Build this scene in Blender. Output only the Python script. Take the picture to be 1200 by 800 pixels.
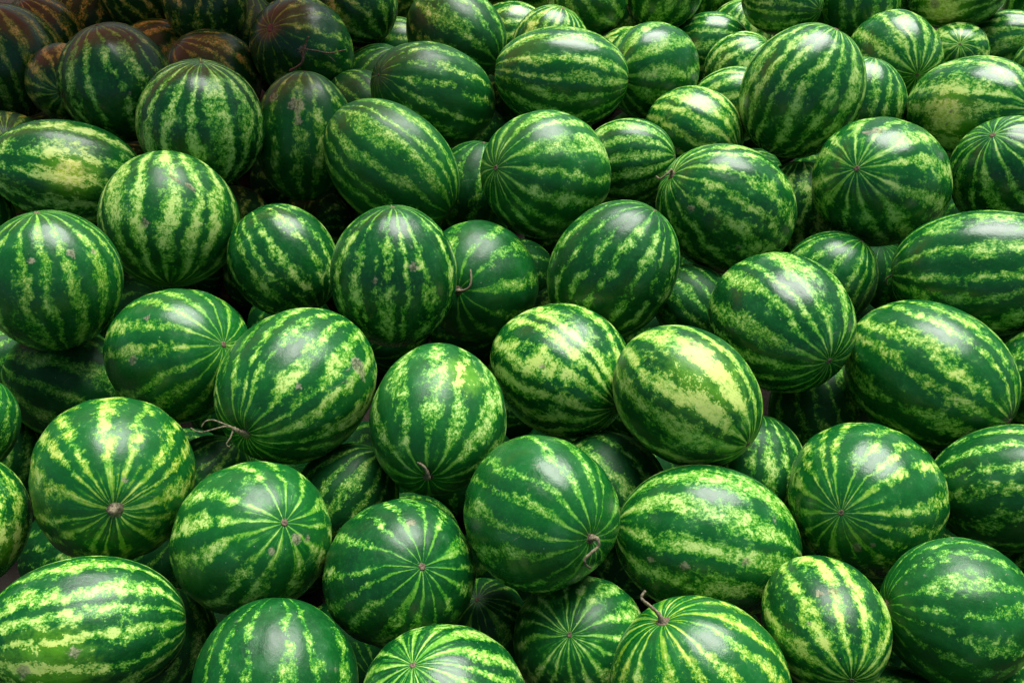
import bpy, math, random
import numpy as np

# ------------------------------------------------------------------ camera, world, sun, exposure
scene = bpy.context.scene
for o in list(bpy.data.objects):
    bpy.data.objects.remove(o)
PITCH = math.radians(47.0)
FPX = 1200 * 35 / 36.0                     # focal length in photograph pixels (35 mm lens)
TOP_Z = 0.46                               # height of the centres of the top layer
CAM = np.array([0.0, 0.0, TOP_Z + 1.34])
FWD = np.array([0.0, math.cos(PITCH), -math.sin(PITCH)])
RGT = np.array([1.0, 0.0, 0.0])
UPV = np.array([0.0, math.sin(PITCH), math.cos(PITCH)])

cd = bpy.data.cameras.new('camera')
cam = bpy.data.objects.new('camera', cd)
scene.collection.objects.link(cam)
cam.location = CAM
cam.rotation_euler = (math.pi / 2 - PITCH, 0, 0)
cd.sensor_width = 36.0
cd.lens = 35.0
cd.clip_end = 500.0
cd.clip_start = 0.02
scene.camera = cam

SUN_EL = math.radians(58.0)
SUN_AZ = math.radians(20.0)                # measured from +Y (away from the camera) towards +X
world = bpy.data.worlds.new('World')
scene.world = world
world.use_nodes = True
wn = world.node_tree.nodes
wl = world.node_tree.links
wn.clear()
sky = wn.new('ShaderNodeTexSky')
sky.sky_type = 'NISHITA'
sky.sun_disc = False
sky.sun_elevation = SUN_EL
sky.sun_rotation = SUN_AZ
sky.air_density = 1.0
sky.dust_density = 3.0
sky.ozone_density = 1.0
bg = wn.new('ShaderNodeBackground')
bg.inputs['Strength'].default_value = 0.05
wo = wn.new('ShaderNodeOutputWorld')
wl.new(sky.outputs[0], bg.inputs[0])
wl.new(bg.outputs[0], wo.inputs[0])

sd = bpy.data.lights.new('sun', 'SUN')
sd.energy = 3.8
sd.angle = math.radians(44.0)
sd.color = (1.0, 0.99, 0.975)
sun = bpy.data.objects.new('sun', sd)
scene.collection.objects.link(sun)
from mathutils import Vector, noise as mnoise
sdir = Vector((math.sin(SUN_AZ) * math.cos(SUN_EL), math.cos(SUN_AZ) * math.cos(SUN_EL), math.sin(SUN_EL)))
sun.rotation_euler = sdir.to_track_quat('Z', 'Y').to_euler()
sun.location = (0.5, 3, 6)

vs = scene.view_settings
vs.view_transform = 'Standard'
vs.look = 'None'
vs.gamma = 1.0
vs.use_curve_mapping = False
vs.exposure = 1.08
scene.cycles.max_bounces = 5
scene.cycles.diffuse_bounces = 2
scene.cycles.glossy_bounces = 2
scene.cycles.transmission_bounces = 0

# ------------------------------------------------------------------ node helper
class G:
    def __init__(self, name):
        self.mat = bpy.data.materials.new(name)
        self.mat.use_nodes = True
        self.t = self.mat.node_tree
        self.t.nodes.clear()
        self.out = self.t.nodes.new('ShaderNodeOutputMaterial')
    def new(self, t):
        return self.t.nodes.new(t)
    def put(self, sock, v):
        if isinstance(v, bpy.types.NodeSocket):
            self.t.links.new(v, sock)
        elif v is not None:
            if sock.type == 'RGBA' and len(v) == 3:
                v = (*v, 1.0)
            sock.default_value = v
    def m(self, op, a, b=None, c=None):
        n = self.new('ShaderNodeMath'); n.operation = op
        for i, v in enumerate((a, b, c)):
            self.put(n.inputs[i], v)
        return n.outputs[0]
    def v(self, op, a, b=None):
        n = self.new('ShaderNodeVectorMath'); n.operation = op
        self.put(n.inputs[0], a)
        if op == 'SCALE':
            self.put(n.inputs['Scale'], b)
        else:
            self.put(n.inputs[1], b)
        return n.outputs[0]
    def noise(self, vec, scale, detail=3.0, rough=0.55, col=False):
        n = self.new('ShaderNodeTexNoise')
        self.put(n.inputs['Vector'], vec)
        n.inputs['Scale'].default_value = scale
        n.inputs['Detail'].default_value = detail
        n.inputs['Roughness'].default_value = rough
        return n.outputs['Color'] if col else n.outputs[0]
    def step(self, x, lo, hi, to0=0.0, to1=1.0):
        n = self.new('ShaderNodeMapRange'); n.interpolation_type = 'SMOOTHSTEP'
        for k, val in zip(('Value', 'From Min', 'From Max', 'To Min', 'To Max'), (x, lo, hi, to0, to1)):
            self.put(n.inputs[k], val)
        return n.outputs[0]
    def mix(self, f, a, b):
        n = self.new('ShaderNodeMix'); n.data_type = 'RGBA'
        self.put(n.inputs[0], f); self.put(n.inputs[6], a); self.put(n.inputs[7], b)
        return n.outputs[2]
    def fmix(self, f, a, b):
        n = self.new('ShaderNodeMix'); n.data_type = 'FLOAT'
        self.put(n.inputs[0], f); self.put(n.inputs[2], a); self.put(n.inputs[3], b)
        return n.outputs[0]
    def attr(self, name, which='Vector'):
        n = self.new('ShaderNodeAttribute'); n.attribute_name = name
        return n.outputs[which]
    def sep(self, v):
        n = self.new('ShaderNodeSeparateXYZ'); self.put(n.inputs[0], v)
        return n.outputs[0], n.outputs[1], n.outputs[2]
    def comb(self, x, y, z):
        n = self.new('ShaderNodeCombineXYZ')
        for i, v in enumerate((x, y, z)):
            self.put(n.inputs[i], v)
        return n.outputs[0]
    def finish(self, color, rough, bump=None, bump_strength=0.2, bump_dist=0.001, spec=0.5, coat=0.0):
        p = self.new('ShaderNodeBsdfPrincipled')
        self.put(p.inputs['Base Color'], color)
        self.put(p.inputs['Roughness'], rough)
        self.put(p.inputs['Specular IOR Level'], spec)
        p.inputs['Coat Weight'].default_value = coat
        p.inputs['Coat Roughness'].default_value = 0.25
        if bump is not None:
            b = self.new('ShaderNodeBump')
            b.inputs['Strength'].default_value = bump_strength
            b.inputs['Distance'].default_value = bump_dist
            self.put(b.inputs['Height'], bump)
            self.t.links.new(b.outputs[0], p.inputs['Normal'])
        self.t.links.new(p.outputs[0], self.out.inputs[0])
        return self.mat

# ------------------------------------------------------------------ materials
def rind_material():
    g = G('watermelon_rind')
    p = g.attr('rest')                       # position on the unit sphere, poles on +-Z
    seed = g.attr('seed')
    N, width, mott = g.sep(g.attr('stripe'))   # stripe count, light stripe width, mottling
    yel, spot, scar = g.sep(g.attr('tint'))    # yellowness, ground spot, corky scar
    gloss, tone, brk = g.sep(g.attr('character'))   # roughness, lightness of the dark bands, how broken the stripes are
    q = g.v('ADD', p, seed)
    px, py, pz = g.sep(p)
    r = g.m('SQRT', g.m('ADD', g.m('MULTIPLY', px, px), g.m('MULTIPLY', py, py)))
    half = (0.5, 0.5, 0.5)
    w1 = g.v('SCALE', g.v('SUBTRACT', g.noise(q, 1.9, 1.0, 0.5, True), half), g.m('MULTIPLY', r, 0.30))
    w2 = g.v('SCALE', g.v('SUBTRACT', g.noise(q, 9.0, 2.0, 0.7, True), half), g.m('MULTIPLY', g.m('POWER', r, 1.4), 0.18))
    x2, y2, z2 = g.sep(g.v('ADD', g.v('ADD', p, w1), w2))
    phi = g.m('ARCTAN2', y2, x2)
    # the bands are unevenly spaced round the fruit
    even = g.noise(g.v('ADD', g.comb(g.m('COSINE', phi), g.m('SINE', phi), g.m('MULTIPLY', pz, 0.35)), seed), 1.5, 1.0, 0.6)
    phi = g.m('ADD', phi, g.m('MULTIPLY', g.m('SUBTRACT', even, 0.5), 0.75))
    nphi = g.m('MULTIPLY', phi, N)
    a = g.m('COSINE', nphi)
    b = g.m('COSINE', g.m('MULTIPLY', nphi, 2.0))
    pole = g.step(r, 0.70, 0.36)
    s = g.fmix(pole, a, g.m('ADD', g.m('MULTIPLY', a, 0.50), g.m('MULTIPLY', b, 0.60)))
    n1 = g.m('SUBTRACT', g.noise(q, 6.6, 2.0, 0.6), 0.5)          # hand-sized blotches
    n5 = g.noise(q, 46.0, 2.0, 0.75)
    n3 = g.noise(q, 17.0, 4.0, 0.80)                              # lacy flecks
    n4 = g.noise(q, 2.7, 3.0, 0.6)                                # slow variation
    ang = g.m('ARCTAN2', py, px)
    streak = g.m('SUBTRACT', g.noise(g.comb(g.m('MULTIPLY', g.m('COSINE', ang), 9.0), g.m('MULTIPLY', g.m('SINE', ang), 9.0),
                                            g.m('MULTIPLY', pz, 3.0)), 1.6, 2.0, 0.6), 0.5)
    f = g.m('ADD', s, g.m('MULTIPLY', g.m('MULTIPLY', n1, brk), g.fmix(pole, 3.2, 0.8)))
    f = g.m('ADD', f, g.m('MULTIPLY', g.m('MULTIPLY', g.m('SUBTRACT', n4, 0.5), brk), g.fmix(pole, 2.8, 1.6)))
    f = g.m('ADD', f, g.m('MULTIPLY', streak, g.fmix(pole, 0.25, 2.5)))
    f = g.m('ADD', f, width)
    fl = g.m('MULTIPLY', g.m('SUBTRACT', n3, 0.5), g.fmix(pole, 5.2, 1.6))
    fl = g.m('MULTIPLY', fl, g.m('ADD', 0.45, mott))
    zone = g.step(g.m('ADD', f, g.m('MULTIPLY', fl, 0.55)), -0.15, 0.45)        # saturated mid green around the flecks
    ff = g.m('ADD', f, fl)
    ff = g.m('ADD', ff, g.m('MULTIPLY', g.m('SUBTRACT', n5, 0.5), g.fmix(pole, 3.4, 0.9)))
    light = g.step(ff, 0.50, 0.64)
    light = g.m('MULTIPLY', light, g.step(f, -0.70, 0.0))
    bright = g.step(ff, 0.9, 2.1)
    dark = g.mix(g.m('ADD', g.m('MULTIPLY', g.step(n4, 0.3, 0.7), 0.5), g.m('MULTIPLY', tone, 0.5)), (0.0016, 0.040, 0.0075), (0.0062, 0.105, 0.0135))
    dark = g.mix(g.m('MULTIPLY', g.step(n3, 0.50, 0.64), 0.42), dark, (0.009, 0.12, 0.014))
    dark = g.mix(g.m('MULTIPLY', zone, 0.85), dark, (0.013, 0.155, 0.010))
    pale = g.mix(bright, (0.085, 0.290, 0.020), (0.43, 0.62, 0.17))
    paley = g.mix(bright, (0.15, 0.29, 0.007), (0.50, 0.58, 0.08))
    yy = g.m('MULTIPLY', g.m('MULTIPLY', yel, 0.8), g.step(n1, -0.20, 0.16))
    pale = g.mix(yy, pale, paley)
    col = g.mix(light, dark, pale)
    # yellow ground spot
    sp = g.m('ADD', spot, g.m('ADD', g.m('MULTIPLY', n1, 0.7), g.m('MULTIPLY', g.m('SUBTRACT', n3, 0.5), 0.5)))
    outer = g.m('MULTIPLY', g.step(sp, 0.12, 0.70), g.step(spot, 0.01, 0.25))
    inner = g.m('MULTIPLY', g.step(sp, 0.70, 1.05), g.step(spot, 0.3, 0.6))
    col = g.mix(g.m('MULTIPLY', outer, 0.8), col, g.mix(light, (0.085, 0.27, 0.008), (0.52, 0.64, 0.15)))
    col = g.mix(g.m('MULTIPLY', inner, 0.8), col, g.mix(g.step(n3, 0.38, 0.58), (0.42, 0.56, 0.02), (0.88, 0.84, 0.28)))
    # corky scars and small blemishes
    sc = g.m('ADD', scar, g.m('ADD', g.m('MULTIPLY', g.m('SUBTRACT', n3, 0.5), 1.5), g.m('MULTIPLY', n1, 0.8)))
    scm = g.m('MULTIPLY', g.step(sc, 0.45, 0.70), g.step(scar, 0.02, 0.15))
    vor = g.new('ShaderNodeTexVoronoi')
    g.put(vor.inputs['Vector'], g.v('ADD', q, g.v('SCALE', w2, 0.8)))
    vor.inputs['Scale'].default_value = 5.5
    vr = g.sep(vor.outputs['Color'])
    blem = g.m('MULTIPLY', g.step(vor.outputs['Distance'], 0.20, 0.05), g.step(vr[0], 0.86, 0.90))
    blem = g.m('MULTIPLY', blem, g.step(n3, 0.46, 0.60))
    scm2 = g.m('MAXIMUM', g.m('MULTIPLY', scm, 0.72), g.m('MULTIPLY', blem, 0.4))
    cl = g.noise(q, 2.3, 0.0, 0.5)
    scratch = g.m('MULTIPLY', g.step(g.m('ABSOLUTE', g.m('SUBTRACT', cl, 0.5)), 0.0055, 0.002), g.step(n4, 0.56, 0.62))
    scratch = g.m('MULTIPLY', scratch, g.step(n3, 0.44, 0.56))
    scm2 = g.m('MAXIMUM', scm2, g.m('MULTIPLY', scratch, 0.55))
    cork = g.mix(g.step(n3, 0.40, 0.62), (0.075, 0.068, 0.036), (0.30, 0.285, 0.17))
    col = g.mix(scm2, col, cork)
    vor2 = g.new('ShaderNodeTexVoronoi')
    g.put(vor2.inputs['Vector'], q)
    vor2.inputs['Scale'].default_value = 19.0
    vr2 = g.sep(vor2.outputs['Color'])
    speck = g.m('MULTIPLY', g.step(vor2.outputs['Distance'], 0.15, 0.06), g.step(vr2[1], 0.95, 0.96))
    col = g.mix(g.m('MULTIPLY', speck, 0.6), col, (0.55, 0.55, 0.48))
    # thin waxy film, thicker in cloudy patches
    film = g.step(g.m('ADD', n4, g.m('MULTIPLY', n1, 0.5)), 0.50, 0.80, 0.0, 0.035)
    col = g.mix(film, col, (0.40, 0.52, 0.52))
    rough = g.m('ADD', gloss, g.m('ADD', g.m('MULTIPLY', n1, 0.34), g.m('MULTIPLY', g.m('SUBTRACT', n3, 0.5), 0.30)))
    rough = g.m('MAXIMUM', rough, 0.14)
    rough = g.m('ADD', rough, g.m('MULTIPLY', light, 0.06))
    rough = g.fmix(scm2, rough, 0.8)
    h = g.noise(q, 7.0, 5.0, 0.70)
    return g.finish(col, rough, h, 0.24, 0.0030, g.m('MAXIMUM', 0.12, g.m('SUBTRACT', 0.52, g.m('MULTIPLY', gloss, 0.65))))

def stem_material():
    g = G('dried_stem')
    tc = g.new('ShaderNodeTexCoord').outputs['Object']
    n = g.noise(tc, 260.0, 4.0, 0.65)
    col = g.mix(g.step(n, 0.3, 0.7), (0.050, 0.041, 0.024), (0.23, 0.195, 0.115))
    return g.finish(col, 0.85, n, 0.5, 0.001, 0.25)

def scar_material():
    g = G('corky_scar')
    tc = g.new('ShaderNodeTexCoord').outputs['Object']
    n = g.noise(tc, 420.0, 3.0, 0.65)
    col = g.mix(g.step(n, 0.3, 0.7), (0.035, 0.024, 0.016), (0.21, 0.155, 0.10))
    return g.finish(col, 0.85, n, 0.5, 0.001, 0.2)

def ground_material():
    g = G('packed_earth')
    tc = g.new('ShaderNodeTexCoord').outputs['Object']
    n = g.noise(tc, 3.0, 8.0, 0.65)
    n2 = g.noise(tc, 70.0, 4.0, 0.7)
    col = g.mix(g.step(n, 0.35, 0.65), (0.030, 0.024, 0.018), (0.060, 0.048, 0.036))
    col = g.mix(g.m('MULTIPLY', g.step(n2, 0.5, 0.7), 0.4), col, (0.08, 0.065, 0.05))
    return g.finish(col, 0.95, g.m('ADD', n, n2), 0.6, 0.01, 0.2)

RIND = rind_material()
STEM = stem_material()
SCAR = scar_material()
EARTH = ground_material()

# ------------------------------------------------------------------ the ground
def link(o, parent=None):
    scene.collection.objects.link(o)
    o.parent = parent
    return o

def make_ground():
    rng = np.random.default_rng(4)
    xs = np.concatenate([np.linspace(-120, -4, 12), np.linspace(-3.6, 3.6, 60), np.linspace(4, 120, 12)])
    ys = xs + 1.3
    vv, ff = [], []
    for y in ys:
        for x in xs:
            vv.append((x, y, 0.012 * (mnoise.noise((x * 1.3, y * 1.3, 0)) - 1.0)))
    n = len(xs)
    for j in range(n - 1):
        for i in range(n - 1):
            ff.append((j * n + i, j * n + i + 1, (j + 1) * n + i + 1, (j + 1) * n + i))
    me = bpy.data.meshes.new('ground')
    me.from_pydata(vv, [], ff)
    me.polygons.foreach_set('use_smooth', [True] * len(ff))
    me.materials.append(EARTH)
    o = link(bpy.data.objects.new('ground', me))
    o['kind'] = 'structure'
    o['label'] = 'dark packed earth under the heap of watermelons'
    return o
make_ground()

# ------------------------------------------------------------------ the melons that the photograph shows
# centre u, v and equatorial radius in photograph pixels, elongation, axis (right, up, towards the viewer) of the end
# that shows, depth layer, which end that is (b = blossom end, s = stem end), options, label
exec_list = []
def M(u, v, R, e, ax, layer, end, label, **k):
    exec_list.append(dict(u=float(u), v=float(v), R=float(R), e=e, ax=np.array(ax, float), layer=layer, end=end, label=label, **k))

# --- front rows
M(100, 740, 88, 1.28, (1, 0, .06), 0, 'b', 'long watermelon with yellow-green belly patch and a brown scar on it', spots=[(50, 792, 70, .62)], scars=[(86, 772, 10), (22, 792, 11)], wid=.1, yel=.3)
M(322, 800, 93, 1.04, (.1, 1, -.1), 0, 'b', 'dark watermelon with broken patchy stripes in front of a star-patterned one', wid=-.35, n=10)
M(520, 836, 101, 1.03, (-.31, .52, .79), 0, 'b', 'pale striped watermelon with glossy crown and tiny brown blossom dot', gloss=.25, wid=.25, n=9)
M(467, 672, 88, 1.03, (.28, .06, .95), 0, 'b', 'dark round watermelon with thin light rays around its off-centre blossom dot', wid=-.2, n=9, scars=[(487, 605, 8)])
M(297, 630, 91, 1.04, (.36, .15, .92), 0, 'b', 'watermelon with bold pale star rays and two slim brown scratches', wid=.15, n=8, scars=[(355, 632, 9), (366, 628, 6), (322, 652, 6)])
M(132, 562, 96, 1.02, (0, -.34, .93), 0, 's', 'yellowish striped round watermelon with a thick brown stem stub facing out', wid=.2, yel=.9, n=9, scars=[(152, 556, 5)], stem=[(130, 594, -2), (129, 595, 5), (127, 596, 9)], stem_r=7.5)
M(-47, 612, 79, 1.05, (.2, 1, .2), 0, 'b', 'pale yellowing watermelon next to the one with thick stem stub', yel=.7, wid=.25, spots=[(20, 645, 40, .6)])
M(-44, 500, 58, 1.1, (.5, .8, .1), 0, 'b', 'dark watermelon beyond the pale yellowing one', wid=-.2)
M(0, 535, 48, 1.1, (.2, 1, .1), 2, 'b', 'dark sunken watermelon between stem stub melon and its neighbours', wid=-.2)
M(349, 450, 86, 1.22, (-.56, -.53, .64), 0, 's', 'watermelon with diagonal stripes and a pale frayed tendril at its stem', wid=.1, n=11, yel=.35, scars=[(424, 425, 14), (432, 440, 10), (358, 450, 7)], tendril=True,
  stem=[(294, 505, -3), (293, 500, 6), (289, 496, 9), (286, 494, 9)], stem_r=4)
M(513, 489, 80, 1.2, (-.12, -.7, .70), 0, 's', 'glossy watermelon with hooked little stem and a yellow cream patch', wid=.1, n=8, spots=[(548, 432, 34, .75)], scars=[(534, 432, 9, .7)],
  stem=[(502, 552, -3), (504, 549, 5), (502, 540, 8), (497, 534, 7), (491, 531, 6)], stem_r=3)
M(635, 603, 90, 1.04, (.62, -.33, .71), 0, 's', 'blue-green watermelon with an S-curved dry stem hanging from its end', gloss=.25, wid=-.12, n=9,
  stem=[(691, 632, -3), (694, 630, 6), (694, 637, 8), (687, 645, 7), (680, 652, 7), (681, 658, 7), (687, 663, 5)], stem_r=2.6)
M(832, 636, 86, 1.27, (-.97, .16, .14), 0, 'b', 'big oblong watermelon with broad bright horizontal stripes', gloss=.25, wid=.3, n=8, scars=[(795, 672, 9), (879, 663, 8), (755, 660, 6)])
M(1020, 588, 90, 1.03, (-.28, -.17, .95), 0, 'b', 'round watermelon with shiny crown and fine rays around a brown dot', gloss=.25, wid=.0, yel=.55, n=10, scars=[(998, 648, 8), (1022, 646, 6)])
M(962, 730, 72, 1.22, (.33, -.66, .67), .15, 'b',  'light yellow-green watermelon with tan scars wedged under the shiny round one', wid=.4, yel=.7, n=8, scars=[(976, 682, 10), (962, 690, 7), (1004, 682, 6), (940, 722, 5)], stem=[(948, 652, -1), (950, 647, 4), (953, 640, 6), (951, 634, 5)], stem_r=1.6)
M(1113, 716, 84, 1.05, (-.88, .0, .45), .25, 's', 'dark watermelon with scattered short dashes and a dry stem end', wid=-.3, n=10, stem=[(1040, 716, -2), (1041, 722, 5), (1042, 732, 6), (1040, 741, 4)], stem_r=2.6)
M(827, 808, 104, 1.08, (-.39, .66, .64), 0, 's', 'lemon-tinted striped watermelon with upright crooked stem', gloss=.25, wid=.15, yel=1.0, n=9, stem=[(787, 737, -3), (785, 733, 7), (778, 727, 9), (771, 722, 11), (768, 719, 14), (772, 714, 16)], stem_r=3.1)
M(679, 750, 79, 1.02, (-.16, .1, .98), .7, 'b', 'dark shaded watermelon with a sharp pale star at its centre', wid=.15, n=9)
M(1048, 842, 62, 1.1, (1, .1, .1), .8, 'b', 'dark watermelon tucked in front of light yellow-green one')
M(1228, 690, 66, 1.1, (.3, .8, .2), .9, 'b', 'lime mottled watermelon behind the dark dashed one', wid=.2, yel=.6)
M(1208, 812, 56, 1.1, (.9, .2, .1), .8, 'b', 'green watermelon in front of the dark dashed one', wid=.1)
# --- second rows
M(1180, 571, 74, 1.3, (.97, .14, .1), .5, 'b', 'bluish oblong watermelon with dim dashes under the large diagonal-striped one', wid=-.15, n=9)
M(1089, 441, 83, 1.24, (.80, -.50, .25), 0, 'b', 'large oblong dark watermelon with mottled diagonal stripes', wid=.05, yel=.5, n=9)
M(1238, 445, 68, 1.15, (1, .2, .1), .5, 'b', 'watermelon half hidden behind the large oblong dark one', wid=.1)
M(1157, 322, 76, 1.36, (-.99, .0, .12), 0, 's', 'blue-sheened oblong watermelon lying level with thin patchy stripes', gloss=.25, wid=-.1, n=9, stem=[(1054, 318, -1), (1050, 322, 3), (1048, 330, 2)], stem_r=1.6)
M(915, 377, 79, 1.17, (.58, -.50, .64), 0, 'b', 'glossy watermelon with stripes gathering at its dark blossom point', gloss=.25, wid=.1, n=9)
M(803, 462, 78, 1.20, (.74, -.58, .3), 0, 'b', 'brightest watermelon with large yellow sunlit belly', wid=.35, yel=.6, n=7, spots=[(830, 438, 72, .60)], scars=[(812, 399, 7)])
M(658, 434, 78, 1.10, (.75, -.46, .47), 0, 'b', 'watermelon with wide yellow-green mottling leaning on the yellow-bellied one', gloss=.25, wid=.42, yel=.5, n=9, scars=[(629, 430, 6)])
M(718, 317, 73, 1.18, (.55, .78, .2), 0, 'b', 'dark watermelon with slim slanting dashes behind the wide-mottled one', wid=-.12, n=11)
M(463, 324, 73, 1.15, (-.03, .95, .28), 0, 'b', 'dark watermelon with upright jagged lime stripes', wid=-.02, n=9, scars=[(435, 337, 6), (492, 312, 8)])
M(562, 331, 70, 1.06, (-.33, -.1, .94), .45, 's', 'deep green watermelon with curled stem touching the jagged-striped one', wid=-.25, n=7, scars=[(575, 306, 8, .6)],
  stem=[(541, 338, -2), (545, 338, 5), (553, 335, 8), (557, 327, 8), (556, 314, 6)], stem_r=2)
M(333, 307, 61, 1.12, (.55, -.78, .15), .4, 'b', 'small dark watermelon between the jagged-striped and the scratched round one', wid=0, yel=.3, n=9)
M(200, 257, 78, 1.02, (.02, -.96, .28), 0, 'b', 'light heavily mottled round watermelon with a long tan scratch', wid=.4, n=9, scars=[(206, 204, 6), (214, 209, 6), (223, 214, 6), (233, 221, 5), (165, 262, 8)])
M(62, 332, 77, 1.08, (-.2, .93, .25), 0, 'b', 'watermelon with narrow long stripes and two pinkish scabs', wid=0, n=11, yel=.5, scars=[(88, 292, 8), (110, 289, 6), (27, 303, 6)])
M(80, 203, 60, 1.46, (1, -.12, .05), 0, 'b', 'oblong watermelon lying flat with creamy yellow belly patch', wid=.15, n=8, spots=[(76, 200, 38, 1.0)])
M(208, 416, 80, 1.08, (.56, .13, .80), 0, 'b', 'watermelon with pale rays fanning from a brown dot by diagonal-striped neighbour', wid=.0, yel=.5, n=9, scars=[(168, 367, 6), (150, 420, 8)])
M(82, 448, 60, 1.15, (.9, -.35, .1), 1.25, 'b', 'shaded bluish watermelon beneath the narrow-striped scabbed one', wid=-.15)
M(8, 190, 58, 1.1, (-.05, .45, .88), .5, 'b', 'brownish shaded watermelon with faint rays behind the creamy-bellied one', wid=.1, yel=1.0)
# --- rear left
M(137, 98, 65, 1.06, (-.35, .9, .2), 0, 'b', 'dark watermelon with long slanted stripes against yellowish one', wid=0, n=9, scars=[(155, 114, 4)])
M(76, 96, 44, 1.1, (-.1, -.2, .97), .6, 'b', 'ochre tinted watermelon showing its blossom rays behind dark slanted-striped one', wid=.2, yel=1.0)
M(239, 146, 70, 1.08, (.0, .94, .33), 0, 'b', 'watermelon with upright wide lime stripes meeting at its top', wid=.2, n=9)
M(252, 92, 53, 1.1, (-.72, .66, .2), .5, 's', 'dusky watermelon with brownish end behind the upright lime-striped one', wid=-.1, yel=.8)
M(355, 160, 57, 1.33, (.0, .98, .15), .3, 'b', 'tall dark watermelon with reddish brown scar on its shoulder', wid=-.15, n=8, yel=.3, scars=[(345, 118, 12), (344, 137, 8), (315, 112, 8)])
M(362, 64, 59, 1.04, (-.6, .32, .73), .2, 's', 'dusky green watermelon with withered twig lying across it', wid=-.25, yel=.6, n=9, scars=[(354, 65, 7)])
M(459, 193, 66, 1.36, (.76, -.60, .25), 0, 'b', 'oblong watermelon with tidy slanting lime stripes, beside the star-ended one', wid=0, n=10, yel=.3)
M(508, 112, 60, 1.32, (-.80, .25, .54), .2, 'b', 'dark watermelon with beige lines gathered at its blossom end', wid=-.2, n=10, yel=.4)
M(535, 40, 52, 1.2, (.78, -.52, .35), .4, 'b', 'dark glossy watermelon behind the one with gathered beige lines', wid=-.1, n=7)
M(641, 205, 73, 1.08, (-.72, .1, .68), 0, 'b', 'watermelon with dense star of stripes at one end and mottled flank', wid=.1, n=9)
M(657, 92, 58, 1.37, (1, -.08, .05), 0, 'b', 'oblong watermelon lying level above the dense-star one', wid=-.05, yel=.4, n=9)
M(770, 87, 55, 1.08, (-.66, -.1, .74), .3, 's', 'faded smooth watermelon with a knobbly stem by the level oblong one', wid=-.05, n=7, stem=[(737, 82, -1), (742, 82, 5), (747, 80, 6), (750, 84, 5), (749, 89, 4)], stem_r=2)
M(736, 190, 51, 1.1, (1, .1, .2), .8, 'b', 'small shaded watermelon between dense-star one and wiry-stemmed one', wid=.1)
M(850, 246, 74, 1.14, (-.72, .50, .45), 0, 's', 'watermelon with wiry stem curling off its pinched end', wid=.25, n=9, scars=[(806, 240, 6), (863, 294, 5)], stem=[(787, 211, -2), (790, 207, 4), (787, 213, 7), (780, 218, 7), (773, 214, 4)], stem_r=2)
M(826, 150, 54, 1.1, (.78, -.4, .3), .6, 'b', 'bright mottled watermelon wedged behind tall slanted one', gloss=.25, wid=.35, yel=.6, scars=[(788, 177, 6)])
M(924, 113, 71, 1.10, (.50, .85, .1), 0, 'b', 'tall watermelon standing on end with neat slanting bright stripes', gloss=.25, wid=.1, n=10)
M(1032, 215, 77, 1.1, (-.32, .21, .92), 0, 'b', 'watermelon with white sheen and crisp star of long pale rays', gloss=.25, wid=.15, n=8, scars=[(1030, 148, 10), (1018, 148, 8)])
M(1135, 127, 60, 1.34, (.78, -.08, .6), .1, 'b', 'oblong watermelon with cracked yellow belly spot', wid=.15, n=8, spots=[(1105, 138, 35, 1.2)], scars=[(1102, 145, 4), (1113, 134, 3)])
M(1185, 206, 68, 1.04, (-.27, .66, .70), 0, 'b', 'striking light-striped watermelon with rays from its top, beside cracked-spot one', gloss=.25, wid=.1, n=10)
M(1046, 70, 54, 1.1, (.44, -.34, .83), .2, 'b', 'watermelon with fanned pale stripes behind the white-sheened star one', gloss=.25, wid=.2, n=9)
M(1012, 122, 50, 1.1, (.3, .95, .1), .7, 'b', 'watermelon squeezed between tall slanted one and cracked-spot one')
M(970, 328, 55, 1.1, (.6, .7, .2), .9, 'b', 'deep shaded watermelon beneath the white-sheened star one', wid=-.1)
M(936, 243, 44, 1.1, (.1, 1, .1), 1.1, 'b', 'sliver of pale watermelon deep behind the wiry-stemmed one', wid=.3)
M(714, 572, 58, 1.1, (.7, -.65, .2), 1, 'b', 'dark watermelon sunk below the yellow-bellied one', wid=0)
M(884, 550, 55, 1.08, (.1, 1, .1), 1, 'b', 'dark watermelon with upright pale bands sunk beside big oblong one', wid=0)
M(962, 482, 54, 1.1, (-.2, .9, .2), 1.4, 'b', 'almost black watermelon deep under the dark blossom-point one', wid=-.2)
M(405, 583, 54, 1.15, (.6, .75, .2), 1.1, 'b', 'dark watermelon deep under the frayed-tendril one', wid=-.05)
M(813, 356, 42, 1.1, (.6, -.6, .2), 1.1, 'b', 'dim watermelon deep behind the dark blossom-point one')
M(245, 566, 48, 1.1, (.5, .7, .2), 1.6, 'b', 'dim watermelon deep between stem stub one and bold star one')
M(196, 750, 48, 1.1, (.2, .9, .2), 1.5, 'b', 'dim watermelon deep behind the long brown-scarred one')
M(568, 735, 50, 1.1, (-.1, .5, .8), 1.3, 'b', 'dim watermelon deep beside the shaded sharp star one')
M(-8, 430, 50, 1.1, (.8, .5, .2), 1.0, 'b', 'dim watermelon beneath narrow-striped scabbed one, next to bluish one')
M(-28, 258, 38, 1.1, (.2, .9, .2), .7, 'b', 'dim watermelon between creamy-bellied and narrow-striped scabbed ones')
M(556, 220, 46, 1.1, (.2, .9, .2), 1.1, 'b', 'dim watermelon deep between tidy-striped oblong one and dense-star one')
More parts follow.
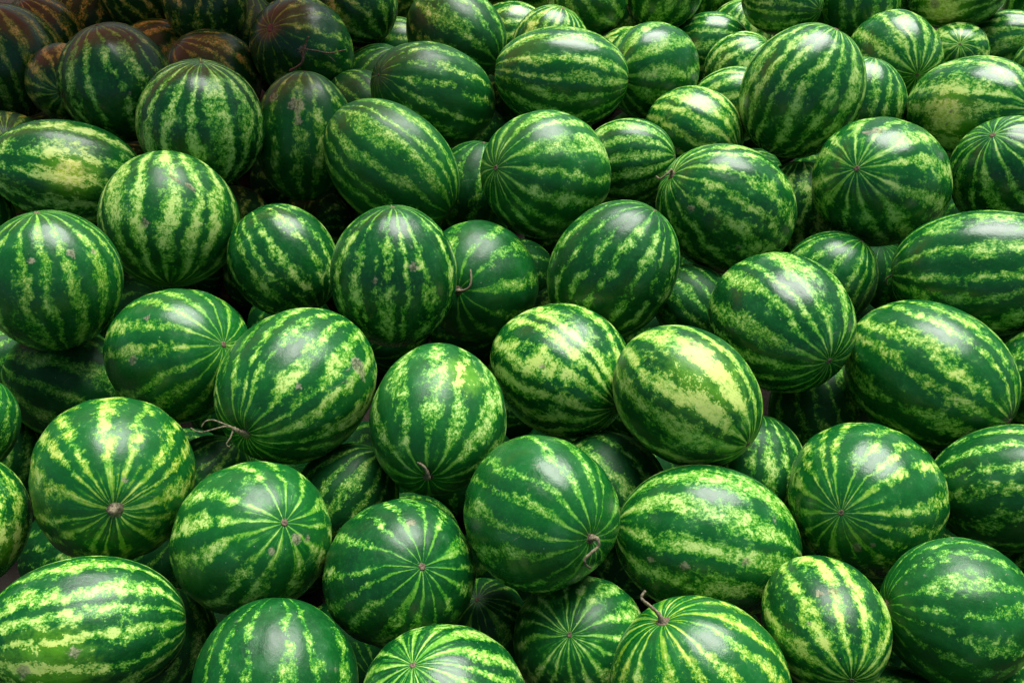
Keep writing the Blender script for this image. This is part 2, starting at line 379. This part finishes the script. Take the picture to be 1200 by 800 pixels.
# --- rear row
M(598, 45, 43, 1.1, (.9, .2, .2), .9, 'b', 'pale watermelon behind the level oblong one and dark glossy one', wid=.2)
M(645, 56, 46, 1.05, (.3, .9, .2), .6, 's', 'light round watermelon right behind the level oblong one', wid=.25)
M(692, -3, 46, 1.08, (-.6, .5, .5), 0, 'b', 'mottled olive watermelon behind the light round one', wid=.05, yel=.4)
M(775, -12, 46, 1.08, (.5, .8, .2), 0, 'b', 'dark olive watermelon behind the faded smooth one', wid=0, yel=.4)
M(733, 72, 42, 1.1, (1, .3, .1), .9, 'b', 'whitish sliver of watermelon behind the faded smooth one', wid=.5, yel=.4)
M(832, 58, 42, 1.15, (1, .05, .1), .5, 'b', 'blue-green flat-lying watermelon behind bright mottled one', wid=-.1)
M(866, 44, 40, 1.1, (.2, .9, .3), .9, 'b', 'small bright watermelon behind the blue-green flat-lying one', wid=.4)
M(864, 84, 42, 1.08, (.6, .6, .3), .6, 'b', 'sunlit watermelon with white sheen beside tall slanted one', gloss=.25, wid=.3)
M(848, 118, 41, 1.1, (.9, .2, .2), 1.0, 'b', 'pale watermelon under the sunlit white-sheened one', wid=.3)
M(917, 2, 40, 1.2, (.85, -.25, .4), 0, 'b', 'dark oblong watermelon behind tall slanted one', wid=0, yel=.3)
M(1004, 6, 50, 1.08, (.05, 1, .1), 0, 'b', 'dark watermelon with upright narrow stripes behind fanned-stripe one', wid=0, n=10)
M(1056, -8, 38, 1.1, (-.6, .7, .2), .4, 'b', 'green watermelon wedged beside upright narrow-striped one', wid=.1)
M(1126, -12, 47, 1.28, (.95, .2, .1), 0, 'b', 'oblong watermelon with brownish yellow belly, behind small star one', wid=.1, spots=[(1105, 15, 34, 1.2)], scars=[(1092, 10, 8)])
M(1120, 63, 37, 1.05, (.1, .3, .9), .7, 'b', 'small pale watermelon with a tight green star', wid=.35, n=8)
M(1172, 52, 41, 1.28, (.98, .12, .1), .4, 'b', 'sage green oblong watermelon behind cracked-spot one', wid=.0)
M(1218, -2, 38, 1.1, (.3, .8, .3), .3, 'b', 'bluish watermelon behind the sage green oblong one')
M(1228, 84, 40, 1.1, (.5, .8, .2), .4, 'b', 'watermelon touching the sage green oblong one and cracked-spot one')
M(585, -28, 40, 1.1, (.9, .2, .2), .3, 'b', 'pale watermelon far behind the dark glossy one', wid=.2)
M(632, -18, 34, 1.1, (.9, .2, .2), .6, 'b', 'whitish watermelon behind the light round one', wid=.5)
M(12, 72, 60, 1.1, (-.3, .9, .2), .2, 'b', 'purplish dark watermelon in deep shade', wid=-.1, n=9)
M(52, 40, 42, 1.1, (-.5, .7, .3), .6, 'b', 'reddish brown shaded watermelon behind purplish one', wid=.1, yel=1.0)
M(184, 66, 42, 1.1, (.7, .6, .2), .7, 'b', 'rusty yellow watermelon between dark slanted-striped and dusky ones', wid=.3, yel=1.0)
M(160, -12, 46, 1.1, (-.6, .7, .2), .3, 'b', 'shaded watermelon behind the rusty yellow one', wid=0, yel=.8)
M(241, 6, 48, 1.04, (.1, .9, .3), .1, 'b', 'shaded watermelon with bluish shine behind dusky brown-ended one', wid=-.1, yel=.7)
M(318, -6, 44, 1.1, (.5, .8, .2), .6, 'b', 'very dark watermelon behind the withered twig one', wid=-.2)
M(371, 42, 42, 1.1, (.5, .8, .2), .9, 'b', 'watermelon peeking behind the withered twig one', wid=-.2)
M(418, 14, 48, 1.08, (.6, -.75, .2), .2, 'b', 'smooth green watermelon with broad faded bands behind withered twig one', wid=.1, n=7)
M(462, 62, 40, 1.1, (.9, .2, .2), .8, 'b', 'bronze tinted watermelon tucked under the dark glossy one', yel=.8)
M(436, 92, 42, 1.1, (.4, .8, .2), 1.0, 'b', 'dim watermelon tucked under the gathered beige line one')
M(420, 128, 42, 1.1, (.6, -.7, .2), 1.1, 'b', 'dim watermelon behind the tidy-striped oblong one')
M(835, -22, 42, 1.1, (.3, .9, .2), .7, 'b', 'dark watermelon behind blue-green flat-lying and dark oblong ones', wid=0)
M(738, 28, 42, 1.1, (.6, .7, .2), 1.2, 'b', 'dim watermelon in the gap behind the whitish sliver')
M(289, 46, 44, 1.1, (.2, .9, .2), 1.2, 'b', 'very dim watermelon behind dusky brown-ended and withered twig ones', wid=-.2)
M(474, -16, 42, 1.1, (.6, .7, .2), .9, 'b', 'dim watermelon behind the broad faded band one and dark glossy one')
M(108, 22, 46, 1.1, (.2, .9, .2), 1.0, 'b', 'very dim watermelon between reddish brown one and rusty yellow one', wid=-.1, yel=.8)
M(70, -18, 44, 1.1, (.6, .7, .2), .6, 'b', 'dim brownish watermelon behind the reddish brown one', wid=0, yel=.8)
for m_ in exec_list:
    if m_['layer'] >= 1.0:
        m_['R'] *= 1.10
    if m_['u'] > 570 and m_['v'] < 150:                # stronger sky light at the rear right painted in as paler rinds; also shinier
        m_['wid'] = m_.get('wid', 0.05) + 0.12
        m_.setdefault('tone', 0.9)
        m_.setdefault('gloss', 0.24)
MEL = exec_list
NV = len(MEL)

# ------------------------------------------------------------------ resolve depth so that the melons touch without cutting into each other
def plane_depth(v, drop=0.0):
    return (1.34 + drop) / (math.sin(PITCH) - (400 - v) / FPX * math.cos(PITCH))

def ray(u, v):
    return FWD + RGT * ((u - 600) / FPX) + UPV * ((400 - v) / FPX)

class Body: pass
rng = np.random.default_rng(11)
B = []
for mlt in MEL:
    b = Body(); b.vis = True
    d = plane_depth(mlt['v'], mlt['layer'] * 0.135)
    b.pos = CAM + ray(mlt['u'], mlt['v']) * d
    b.Rpx, b.e = mlt['R'], mlt['e']
    a = mlt['ax'] / np.linalg.norm(mlt['ax'])
    rz = ray(mlt['u'], mlt['v']); rz = -rz / np.linalg.norm(rz)
    rx = np.cross(UPV, rz); rx /= np.linalg.norm(rx); ry = np.cross(rz, rx)
    b.axis = rx * a[0] + ry * a[1] + rz * a[2]
    b.m = mlt
    B.append(b)
# melons just outside the frame: the heap goes on
tries = 0
ring = []
while tries < 20000 and len(ring) < 90:
    tries += 1
    u = rng.uniform(-290, 1490); v = rng.uniform(-190, 1000)
    d = plane_depth(v); Rp = rng.uniform(.108, .128) * FPX / d
    if -Rp * 1.12 < u < 1200 + Rp * 1.12 and -Rp * 1.12 < v < 800 + Rp * 1.12: continue
    if any((u - x.m['u'])**2 + (v - x.m['v'])**2 < ((0.80 if v < 0 else 0.85) * (Rp + x.Rpx))**2 for x in B + ring): continue
    b = Body(); b.vis = False
    b.pos = CAM + ray(u, v) * d; b.Rpx = Rp; b.e = rng.uniform(1.03, 1.3)
    th = rng.uniform(0, 6.28); b.axis = np.array([math.cos(th), math.sin(th), rng.uniform(-.4, .4)]); b.axis /= np.linalg.norm(b.axis)
    b.m = dict(u=u, v=v, layer=0, end='b', label=None)
    ring.append(b)
B += ring
n = len(B)
P = np.array([b.pos for b in B])
E = np.array([b.e for b in B])
AX = np.array([b.axis for b in B])
RPX = np.array([b.Rpx for b in B])
VIS = np.array([b.vis for b in B])
U0 = np.array([b.m['u'] for b in B]); V0 = np.array([b.m['v'] for b in B])
LAY = np.array([b.m['layer'] for b in B], float)
DEP0 = np.array([plane_depth(v, l * 0.135) for v, l in zip(V0, LAY)])
RAY = np.array([ray(u, v) for u, v in zip(U0, V0)])
RN = RAY / np.linalg.norm(RAY, axis=1)[:, None]
TARGET = CAM + RAY * DEP0[:, None]

def radial(nv, axd, R, e):
    c2 = np.sum(nv * axd, axis=-1)**2
    return R / np.sqrt((1 - c2) + c2 / e**2)

def radii(P):
    d = (P - CAM) @ FWD
    R = RPX * d / FPX
    return np.clip(R, 0.078, 0.150)

II, JJ = np.triu_indices(n, 1)
for it in range(700):
    R = radii(P)
    D = P[JJ] - P[II]
    L = np.linalg.norm(D, axis=1)
    near = L < 0.40
    i, j, D, L = II[near], JJ[near], D[near], L[near]
    nv = D / L[:, None]
    pen = radial(nv, AX[i], R[i], E[i]) + radial(nv, AX[j], R[j], E[j]) - L
    k = pen > 0
    i, j, nv, pen = i[k], j[k], nv[k], pen[k]
    wl_ = 0.10
    ci = np.sum(nv * RN[i], axis=1); cj = np.sum(nv * RN[j], axis=1)
    gi = nv * wl_ + RN[i] * (ci * (1 - wl_))[:, None]
    gj = nv * wl_ + RN[j] * (cj * (1 - wl_))[:, None]
    den = np.sum(gi * nv, axis=1) + np.sum(gj * nv, axis=1)
    lam = pen / np.maximum(den, 0.25) * 0.35
    dP = np.zeros_like(P)
    np.add.at(dP, i, -gi * lam[:, None]); np.add.at(dP, j, gj * lam[:, None])
    ln = np.linalg.norm(dP, axis=1, keepdims=True)
    dP *= np.minimum(1, 0.02 / np.maximum(ln, 1e-9))
    P += dP
    # pull back to the line of sight and, gently, to the surface of the heap
    T = TARGET - P
    al = np.sum(T * RN, axis=1)[:, None] * RN
    fade = 1.0 if it < 450 else 0.25
    P += al * 0.012 * fade + (T - al) * 0.05 * fade
    P[:, 2] = np.maximum(P[:, 2], R * 1.0)
R = radii(P)
dd = np.linalg.norm(P - TARGET, axis=1)

# hidden layers that carry the heap: one on the ground everywhere, a second one only in the flanks outside the frame
def px_of(Q):
    pv = Q - CAM; pd = pv @ FWD
    return 600 + FPX * (pv @ RGT) / pd, 400 - FPX * (pv @ UPV) / pd
F, FZ = [], []
gx = np.arange(-1.7, 1.7, 0.215); gy = np.arange(0.25, 2.9, 0.195)
for lev, z in ((0, 0.10), (1, 0.275)):
    for jy, y in enumerate(gy):
        for x in gx:
            pt = np.array([x + (0.105 if (jy + lev) % 2 else 0) + rng.uniform(-.02, .02), y + rng.uniform(-.02, .02) + lev * .06, z])
            fu, fv = px_of(pt)
            inside = -30 < fu < 1230 and -40 < fv < 850
            if (lev == 1 and inside) or not (-330 < fu < 1530 and -260 < fv < 1150): continue
            F.append(pt); FZ.append(lev)
F = np.array(F); FZ = np.array(FZ); FR = rng.uniform(0.090, 0.104, len(F))
for it in range(160):
    dF = np.zeros_like(F)
    D = F[:, None, :] - P[None, :, :]
    L = np.linalg.norm(D, axis=2) + 1e-9
    nv = D / L[..., None]
    pen = np.maximum(FR[:, None] + radial(nv, AX[None], R[None], E[None]) - L, 0)
    dF += (nv * pen[..., None]).sum(1) * 0.5
    D = F[:, None, :] - F[None, :, :]
    L = np.linalg.norm(D, axis=2) + np.eye(len(F)) * 9
    pen = np.maximum(FR[:, None] + FR[None] - L, 0)
    dF += (D / L[..., None] * pen[..., None]).sum(1) * 0.35
    F += np.clip(dF, -.02, .02)
    F[FZ == 0, 2] = FR[FZ == 0]
    F[:, 2] = np.maximum(F[:, 2], FR)
D = F[:, None, :] - P[None, :, :]
L = np.linalg.norm(D, axis=2)
mx = (FR[:, None] + radial(D / L[..., None], AX[None], R[None], E[None]) - L).max(1)
# a filler that does not fit shrinks a little or is left out
keep = mx < 0.022
FR = np.where(mx > 0, FR - np.maximum(mx, 0) * 0.6, FR)
# of the layers below those stay that show in the gaps, then those that close the heap off, nearest first
def seen(c, rad):
    k = 160
    i_ = np.arange(k) + .5
    th = np.arccos(1 - 2 * i_ / k); ph = math.pi * (1 + 5**.5) * i_
    S = np.stack([np.sin(th) * np.cos(ph), np.sin(th) * np.sin(ph), np.cos(th)], 1)
    pts = c + S * rad
    dr = pts - CAM; ln = np.linalg.norm(dr, axis=1, keepdims=True); dr /= ln
    front = np.sum(S * dr, axis=1) < 0
    pts, dr, ln = pts[front], dr[front], ln[front][:, 0]
    pu, pv_ = px_of(pts)
    fr = (pu > -8) & (pu < 1208) & (pv_ > -8) & (pv_ < 808)
    if not fr.any(): return 0
    dr, ln = dr[fr], ln[fr]
    oc = P - CAM
    al = dr @ oc.T
    pr = np.linalg.norm(oc[None] - al[..., None] * dr[:, None, :], axis=2)
    blocked = ((pr < R[None] * 0.97) & (al < ln[:, None])).any(1)
    return int((~blocked).sum())
fu, fv = px_of(F)
out = np.maximum(0, np.maximum(np.maximum(-fu, fu - 1200), np.maximum(-fv, fv - 800)))
rank = []
for q_ in np.nonzero(keep)[0]:
    vis_ = seen(F[q_], FR[q_])
    rank.append((0 if vis_ else 1, out[q_], -vis_, q_))
rank.sort()
print('fillers that show', sum(1 for r_ in rank if r_[0] == 0), 'of', len(rank))
keep[:] = False
keep[[r_[3] for r_ in rank[:96]]] = True
F, FR = F[keep], FR[keep]
print('melons shown', NV, 'ring', len(ring), 'below', len(F), 'max shift', float(dd[:NV].max()))
Rr = radii(P)
D = P[JJ] - P[II]; L = np.linalg.norm(D, axis=1); nv = D / L[:, None]
pen = radial(nv, AX[II], Rr[II], E[II]) + radial(nv, AX[JJ], Rr[JJ], E[JJ]) - L
print('pairs overlapping > 1 cm:', int((pen > .01).sum()), 'max', float(pen.max()))

# ------------------------------------------------------------------ building one melon
def unit(v):
    v = np.asarray(v, float); return v / np.linalg.norm(v)

def sphere_grid(nu, nv):
    th = np.linspace(0, math.pi, nv + 1)[1:-1]
    ph = np.linspace(0, 2 * math.pi, nu, endpoint=False)
    T, Ph = np.meshgrid(th, ph, indexing='ij')
    pts = np.stack([np.sin(T) * np.cos(Ph), np.sin(T) * np.sin(Ph), np.cos(T)], -1).reshape(-1, 3)
    pts = np.vstack([pts, [[0, 0, 1]], [[0, 0, -1]]])
    faces = []
    rows = nv - 1
    for r_ in range(rows - 1):
        for c in range(nu):
            a, b_ = r_ * nu + c, r_ * nu + (c + 1) % nu
            faces.append((a, a + nu, b_ + nu, b_))
    top, bot = rows * nu, rows * nu + 1
    for c in range(nu):
        faces.append((top, c, (c + 1) % nu))
        faces.append((bot, (rows - 1) * nu + (c + 1) % nu, (rows - 1) * nu + c))
    return pts, faces
GRID_HI = sphere_grid(80, 52)
GRID_LO = sphere_grid(40, 26)

def frame(axis, spin):
    z = unit(axis)
    h = np.array([0, 0, 1.0]) if abs(z[2]) < .9 else np.array([1.0, 0, 0])
    x = unit(np.cross(h, z)); y = np.cross(z, x)
    c, s = math.cos(spin), math.sin(spin)
    return np.stack([x * c + y * s, -x * s + y * c, z], 1)      # columns

def profile(pts, R, e, N, lump, stem_sign, spin):
    """melon shape in its own frame: prolate, slightly ribbed, dimpled at both ends, a little uneven"""
    z = pts[:, 2]
    s = np.sqrt(np.maximum(0, 1 - z * z))
    ph = np.arctan2(pts[:, 1], pts[:, 0])
    rad = 1.0 + 0.006 * np.cos(N * ph + math.pi) * s**1.5
    rad += 0.032 * lump[0] * np.cos(2 * ph + lump[1]) * s**2 + 0.023 * lump[2] * np.cos(3 * ph + lump[3]) * s**2
    rad += 0.026 * lump[4] * np.sin(2.4 * z + lump[5]) + 0.016 * np.sin(4 * pts[:, 0] + lump[1]) * np.sin(3.3 * pts[:, 1] + lump[3]) * s
    for sg in (1, -1):
        dep = 0.045 if sg == stem_sign else 0.020
        rad -= dep * np.exp(-((np.arccos(np.clip(z * sg, -1, 1))) / 0.16)**2)
    q = pts * rad[:, None] * R
    q[:, 2] *= e
    q[:, 0] += 0.045 * R * lump[6] * (z**2 - .3)                  # a slight bend
    return q

def set_attr(me, name, typ, data):
    a = me.attributes.new(name, typ, 'POINT')
    a.data.foreach_set('vector' if typ == 'FLOAT_VECTOR' else 'value', np.ascontiguousarray(data, dtype=np.float32).ravel())

def mesh_of(name, verts, faces, mat):
    me = bpy.data.meshes.new(name)
    me.from_pydata([tuple(v) for v in verts], [], faces)
    me.polygons.foreach_set('use_smooth', [True] * len(faces))
    me.materials.append(mat)
    return me

def tube(path, radius, sides=8, knob=1.0):
    """tapered tube along a polyline, smoothed"""
    path = np.asarray(path, float)
    if len(path) > 2:
        t = np.linspace(0, len(path) - 1, (len(path) - 1) * 4 + 1)
        out = []
        for tt in t:
            k = int(min(tt, len(path) - 1.0001)); f = tt - k
            p0, p1, p2, p3 = path[max(k - 1, 0)], path[k], path[k + 1], path[min(k + 2, len(path) - 1)]
            out.append(0.5 * ((2 * p1) + (-p0 + p2) * f + (2 * p0 - 5 * p1 + 4 * p2 - p3) * f * f + (-p0 + 3 * p1 - 3 * p2 + p3) * f**3))
        path = np.array(out)
    m = len(path)
    verts, faces = [], []
    prev = None
    for k in range(m):
        tg = unit(path[min(k + 1, m - 1)] - path[max(k - 1, 0)])
        if prev is None:
            prev = unit(np.cross(tg, [0.3, 0.2, 0.93]))
        x = unit(prev - tg * (prev @ tg)); y = np.cross(tg, x); prev = x
        f = k / (m - 1)
        rr = radius * (1.2 * knob * math.exp(-(f / .12)**2) + 1.0 - 0.35 * f + 0.12 * math.sin(k * 1.9))
        for c in range(sides):
            an = 2 * math.pi * c / sides
            w = 1 + 0.14 * math.cos(5 * an)
            verts.append(path[k] + (x * math.cos(an) + y * math.sin(an)) * rr * w)
    for k in range(m - 1):
        for c in range(sides):
            faces.append((k * sides + c, k * sides + (c + 1) % sides, (k + 1) * sides + (c + 1) % sides, (k + 1) * sides + c))
    faces.append(tuple(range(sides))[::-1])
    faces.append(tuple(range((m - 1) * sides, m * sides)))
    return verts, faces

def disc(center, normal, rad, height, sides=14, seed=0):
    """small domed, ragged cork disc"""
    x, y, z = frame(normal, seed).T
    verts = []
    rr = random.Random(seed)
    jit = [rr.uniform(.75, 1.2) for _ in range(sides)]
    for ring_, (fr, h) in enumerate(((1.0, -.9), (.9, .35), (.55, .75), (.22, .25))):
        for c in range(sides):
            an = 2 * math.pi * c / sides
            verts.append(center + (x * math.cos(an) + y * math.sin(an)) * rad * fr * (1 + (jit[c] - 1) * min(1, fr * 1.2)) + z * height * h)
    faces = []
    for k in range(3):
        for c in range(sides):
            faces.append((k * sides + c, k * sides + (c + 1) % sides, (k + 1) * sides + (c + 1) % sides, (k + 1) * sides + c))
    faces.append(tuple(range(3 * sides, 4 * sides)))
    return verts, faces

def put(name, verts, faces, mat, parent, origin):
    me = mesh_of(name, np.asarray(verts) - origin, faces, mat)
    return link(bpy.data.objects.new(name, me), parent)

RINDS = {}
def build_melon(idx, pos, R, e, axis, m, hi=True, detail=True, group=None, label=None):
    rs = np.random.default_rng(1000 + idx)
    spin = rs.uniform(0, 6.28)
    N = m.get('n') or int(rs.integers(8, 12))
    N += 4 if N <= 8 else 6
    lump = rs.uniform(-1, 1, 7); lump[1] *= 3.1; lump[3] *= 3.1; lump[5] *= 3.1
    pts, faces = GRID_HI if hi else GRID_LO
    Fm = frame(axis, spin)
    stem_sign = 1 if m.get('end', 'b') == 's' else -1
    loc = profile(pts, R, e, N, lump, stem_sign, spin)
    wv = loc @ Fm.T + pos
    base = np.array([pos[0], pos[1], wv[:, 2].min()])
    RINDS[idx] = wv
    me = mesh_of('rind', wv - base, faces, RIND)
    set_attr(me, 'rest', 'FLOAT_VECTOR', pts)
    k = len(pts)
    set_attr(me, 'seed', 'FLOAT_VECTOR', np.tile(rs.uniform(-40, 40, 3), (k, 1)))
    if m.get('layer', 0) >= 1: m.setdefault('tone', .1); m.setdefault('wid', -.15); m.setdefault('gloss', .5)  # shade of the gaps painted in: deep melons get darker rinds
    wid = m.get('wid', rs.uniform(-.15, .2)) * 1.5 + rs.uniform(-.08, .08)
    set_attr(me, 'stripe', 'FLOAT_VECTOR', np.tile([N, wid, rs.uniform(.5, .95)], (k, 1)))
    set_attr(me, 'character', 'FLOAT_VECTOR', np.tile([m.get('gloss', rs.uniform(.28, .42)), m.get('tone', rs.uniform(0, 1)), m.get('brk', rs.uniform(.55, 1.6))], (k, 1)))
    spot = np.zeros(k); scar = np.zeros(k)
    def hit(u, v):
        """nearest rind vertex to a line of sight, on the side that faces the viewer"""
        rv = unit(ray(u, v)); d = wv - CAM
        along = d @ rv; perp = np.linalg.norm(d - along[:, None] * rv, axis=1)
        cost = perp + 0.25 * np.maximum(0, along - along.min())
        near = perp < perp.min() + 0.010
        idxs = np.nonzero(near)[0]
        return idxs[np.argmin(along[idxs])]
    dep = (pos - CAM) @ FWD
    for lst, arr in ((m.get('spots', ()), spot), (m.get('scars', ()), scar)):
        for (su, sv, sr, *rest_) in lst:
            c = wv[hit(su, sv)]
            dist = np.linalg.norm(wv - c, axis=1) / (sr * dep / FPX)
            np.maximum(arr, np.clip(1.25 - dist, 0, 1) * (rest_[0] if rest_ else 1), out=arr)
    if label is None or not m.get('spots'):
        pass
    set_attr(me, 'tint', 'FLOAT_VECTOR', np.stack([np.full(k, m.get('yel', rs.uniform(0, .35))), spot, scar], 1))
    root = bpy.data.objects.new('watermelon', None)
    root.empty_display_size = 0.05
    root.location = base
    link(root)
    root['label'] = label
    root['category'] = 'watermelon'
    root['group'] = group
    link(bpy.data.objects.new('rind', me), root)
    if not detail:
        return root
    # the two ends
    def tip(sg):
        p_ = wv[k - 2] if sg > 0 else wv[k - 1]
        return p_, unit(axis) * sg
    bp, bn = tip(-stem_sign)
    sz = R * rs.uniform(.040, .055)
    vv, ff = disc(bp, bn, sz, sz * .35, seed=idx)
    put('blossom_scar', vv, ff, SCAR, root, base)
    sp_, sn = tip(stem_sign)
    vv, ff = disc(sp_, sn, R * .085, R * .022, seed=idx + 500)
    sc = put('stem_scar', vv, ff, SCAR, root, base)
    if m.get('stem'):
        path = []
        shift = None
        for (su, sv, lift) in m['stem']:
            c = hit(su, sv)
            nrm = unit(wv[c] - pos)
            # point on the line of sight at the rind, lifted off it
            rv = unit(ray(su, sv)); t_ = (wv[c] - CAM) @ rv
            path.append(CAM + rv * t_ + nrm * lift * dep / FPX)
        path = np.array(path)
        path += (sp_ - sn * 0.001) - path[0]
        vv, ff = tube(path, 0.78 * m.get('stem_r', 2.5) * dep / FPX)
        put('stem', vv, ff, STEM, root, base)
        if m.get('tendril'):
            tip_ = path[-1]
            px_ = dep / FPX
            for pts_ in ([(0, 0, 0), (-8, 2, 4), (-20, -1, 6), (-32, -4, 3), (-40, -3, 2), (-46, 0, 0)], [(-2, 1, 1), (-12, 6, 5), (-22, 9, 3), (-30, 7, 2), (-34, 1, 2)],
                         [(0, -2, 0), (-2, -10, 4), (-6, -17, 5), (-3, -20, 3)]):
                pp = [tip_ + (RGT * a_ + UPV * b_ - FWD * c_) * px_ for a_, b_, c_ in pts_]
                vv, ff = tube(pp, 1.0 * px_, 6, .3)
                put('tendril', vv, ff, STEM, root, base)
    return root

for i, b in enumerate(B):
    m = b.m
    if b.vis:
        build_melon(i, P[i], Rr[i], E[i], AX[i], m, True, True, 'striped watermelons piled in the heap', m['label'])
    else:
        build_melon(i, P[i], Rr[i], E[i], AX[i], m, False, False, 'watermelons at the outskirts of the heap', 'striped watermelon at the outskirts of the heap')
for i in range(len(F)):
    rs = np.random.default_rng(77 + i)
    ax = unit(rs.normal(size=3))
    build_melon(600 + i, F[i], FR[i], 1.0 + rs.uniform(0, .03), ax, {'end': 'b', 'wid': -.28, 'tone': .15, 'yel': .1, 'gloss': .62}, False, False, 'watermelons buried under the top layer', 'striped watermelon buried under the top layer of the heap')  # buried rinds coloured darker to stand in for black shade between melons

# a withered vine twig lying across one melon
def make_twig():
    i = next(k for k, b in enumerate(B) if b.vis and 'withered twig lying' in b.m['label'])
    wv = RINDS[i]; dep = (P[i] - CAM) @ FWD; px_ = dep / FPX
    def at(u, v, lift):
        rv = unit(ray(u, v)); d = wv - CAM; al = d @ rv
        pe = np.linalg.norm(d - al[:, None] * rv, axis=1)
        ids = np.nonzero(pe < pe.min() + .012)[0]; c = ids[np.argmin(al[ids])]
        return CAM + rv * al[c] + unit(wv[c] - P[i]) * lift * px_
    paths = [([(340, 83, 2), (351, 76, 3), (355, 70, 4), (356, 60, 3), (359, 50, 3), (361, 44, 6)], 1.7),
             ([(357, 58, 3), (368, 59, 4), (382, 62, 4), (392, 61, 3), (401, 58, 6)], .9),
             ([(379, 62, 4), (386, 67, 3), (391, 72, 4)], .6)]
    origin = at(355, 66, 0)
    root = link(bpy.data.objects.new('dry_vine_twig', None)); root.location = origin
    root['label'] = 'withered grey-brown vine twig lying across a dusky watermelon'
    root['category'] = 'twig'
    for k, (pp, rr) in enumerate(paths):
        vv, ff_ = tube([at(*q_) for q_ in pp], rr * px_, 7, .2)
        put('main_stalk' if k == 0 else 'side_shoot', vv, ff_, STEM, root, origin)
make_twig()

# ------------------------------------------------------------------ unseen awning, added to shade and redden the far left corner
def make_added_awning():
    g = G('added_awning_cloth')
    tc = g.new('ShaderNodeTexCoord').outputs['Object']
    nn = g.noise(tc, 6.0, 6.0, 0.6)
    cloth = g.finish(g.mix(nn, (0.30, 0.075, 0.075), (0.42, 0.12, 0.10)), 0.9, g.noise(tc, 300.0, 2.0, 0.5), 0.2, 0.001, 0.2)
    tr = g.new('ShaderNodeBsdfTranslucent'); tr.inputs[0].default_value = (0.78, 0.14, 0.17, 1)
    ms = g.new('ShaderNodeMixShader'); ms.inputs[0].default_value = 0.60
    src = g.out.inputs[0].links[0].from_socket
    g.t.links.new(src, ms.inputs[1]); g.t.links.new(tr.outputs[0], ms.inputs[2]); g.t.links.new(ms.outputs[0], g.out.inputs[0])
    g = G('weathered_post')
    tc = g.new('ShaderNodeTexCoord').outputs['Object']
    nn = g.noise(g.v('MULTIPLY', tc, (30, 30, 3)), 1.5, 5.0, 0.6)
    wood = g.finish(g.mix(nn, (0.10, 0.07, 0.045), (0.26, 0.19, 0.13)), 0.85, nn, 0.4, 0.003, 0.3)
    origin = np.array([-1.75, 3.6, 0.0])
    root = link(bpy.data.objects.new('added_awning', None))
    root.location = origin
    root['label'] = 'unseen dark red cloth awning on wooden posts, added to shade the heap'
    root['category'] = 'awning'
    x0, x1, y0, y1 = -3.2, -0.12, 2.10, 4.2
    nx, ny = 40, 28
    verts, faces = [], []
    for lay, dz in ((0, 0.0),):
        for j in range(ny + 1):
            for i in range(nx + 1):
                fx, fy = i / nx, j / ny
                sag = -0.10 * math.sin(math.pi * fx) * math.sin(math.pi * fy) + 0.012 * math.sin(fx * 40) * (1 - fy)
                verts.append((x0 + (x1 - x0) * fx, y0 + (y1 - y0) * fy, 1.14 + 0.35 * fy + sag + dz))
    st = (nx + 1) * (ny + 1)
    for j in range(ny):
        for i in range(nx):
            a = j * (nx + 1) + i
            faces.append((a, a + 1, a + nx + 2, a + nx + 1))
    put('canopy', verts, faces, cloth, root, origin)
    for (px_, py_, h) in ((x0 + .05, y0 + .05, 1.14), (x0 + .05, y1 - .05, 1.48), (x1 - .05, y1 - .05, 1.48)):
        path = [(px_, py_, 0.0), (px_ + .006, py_, h * .5), (px_, py_, h)]
        vv, ff_ = tube(path, 0.028, 12, 0.0)
        put('post', vv, ff_, wood, root, origin)
make_added_awning()
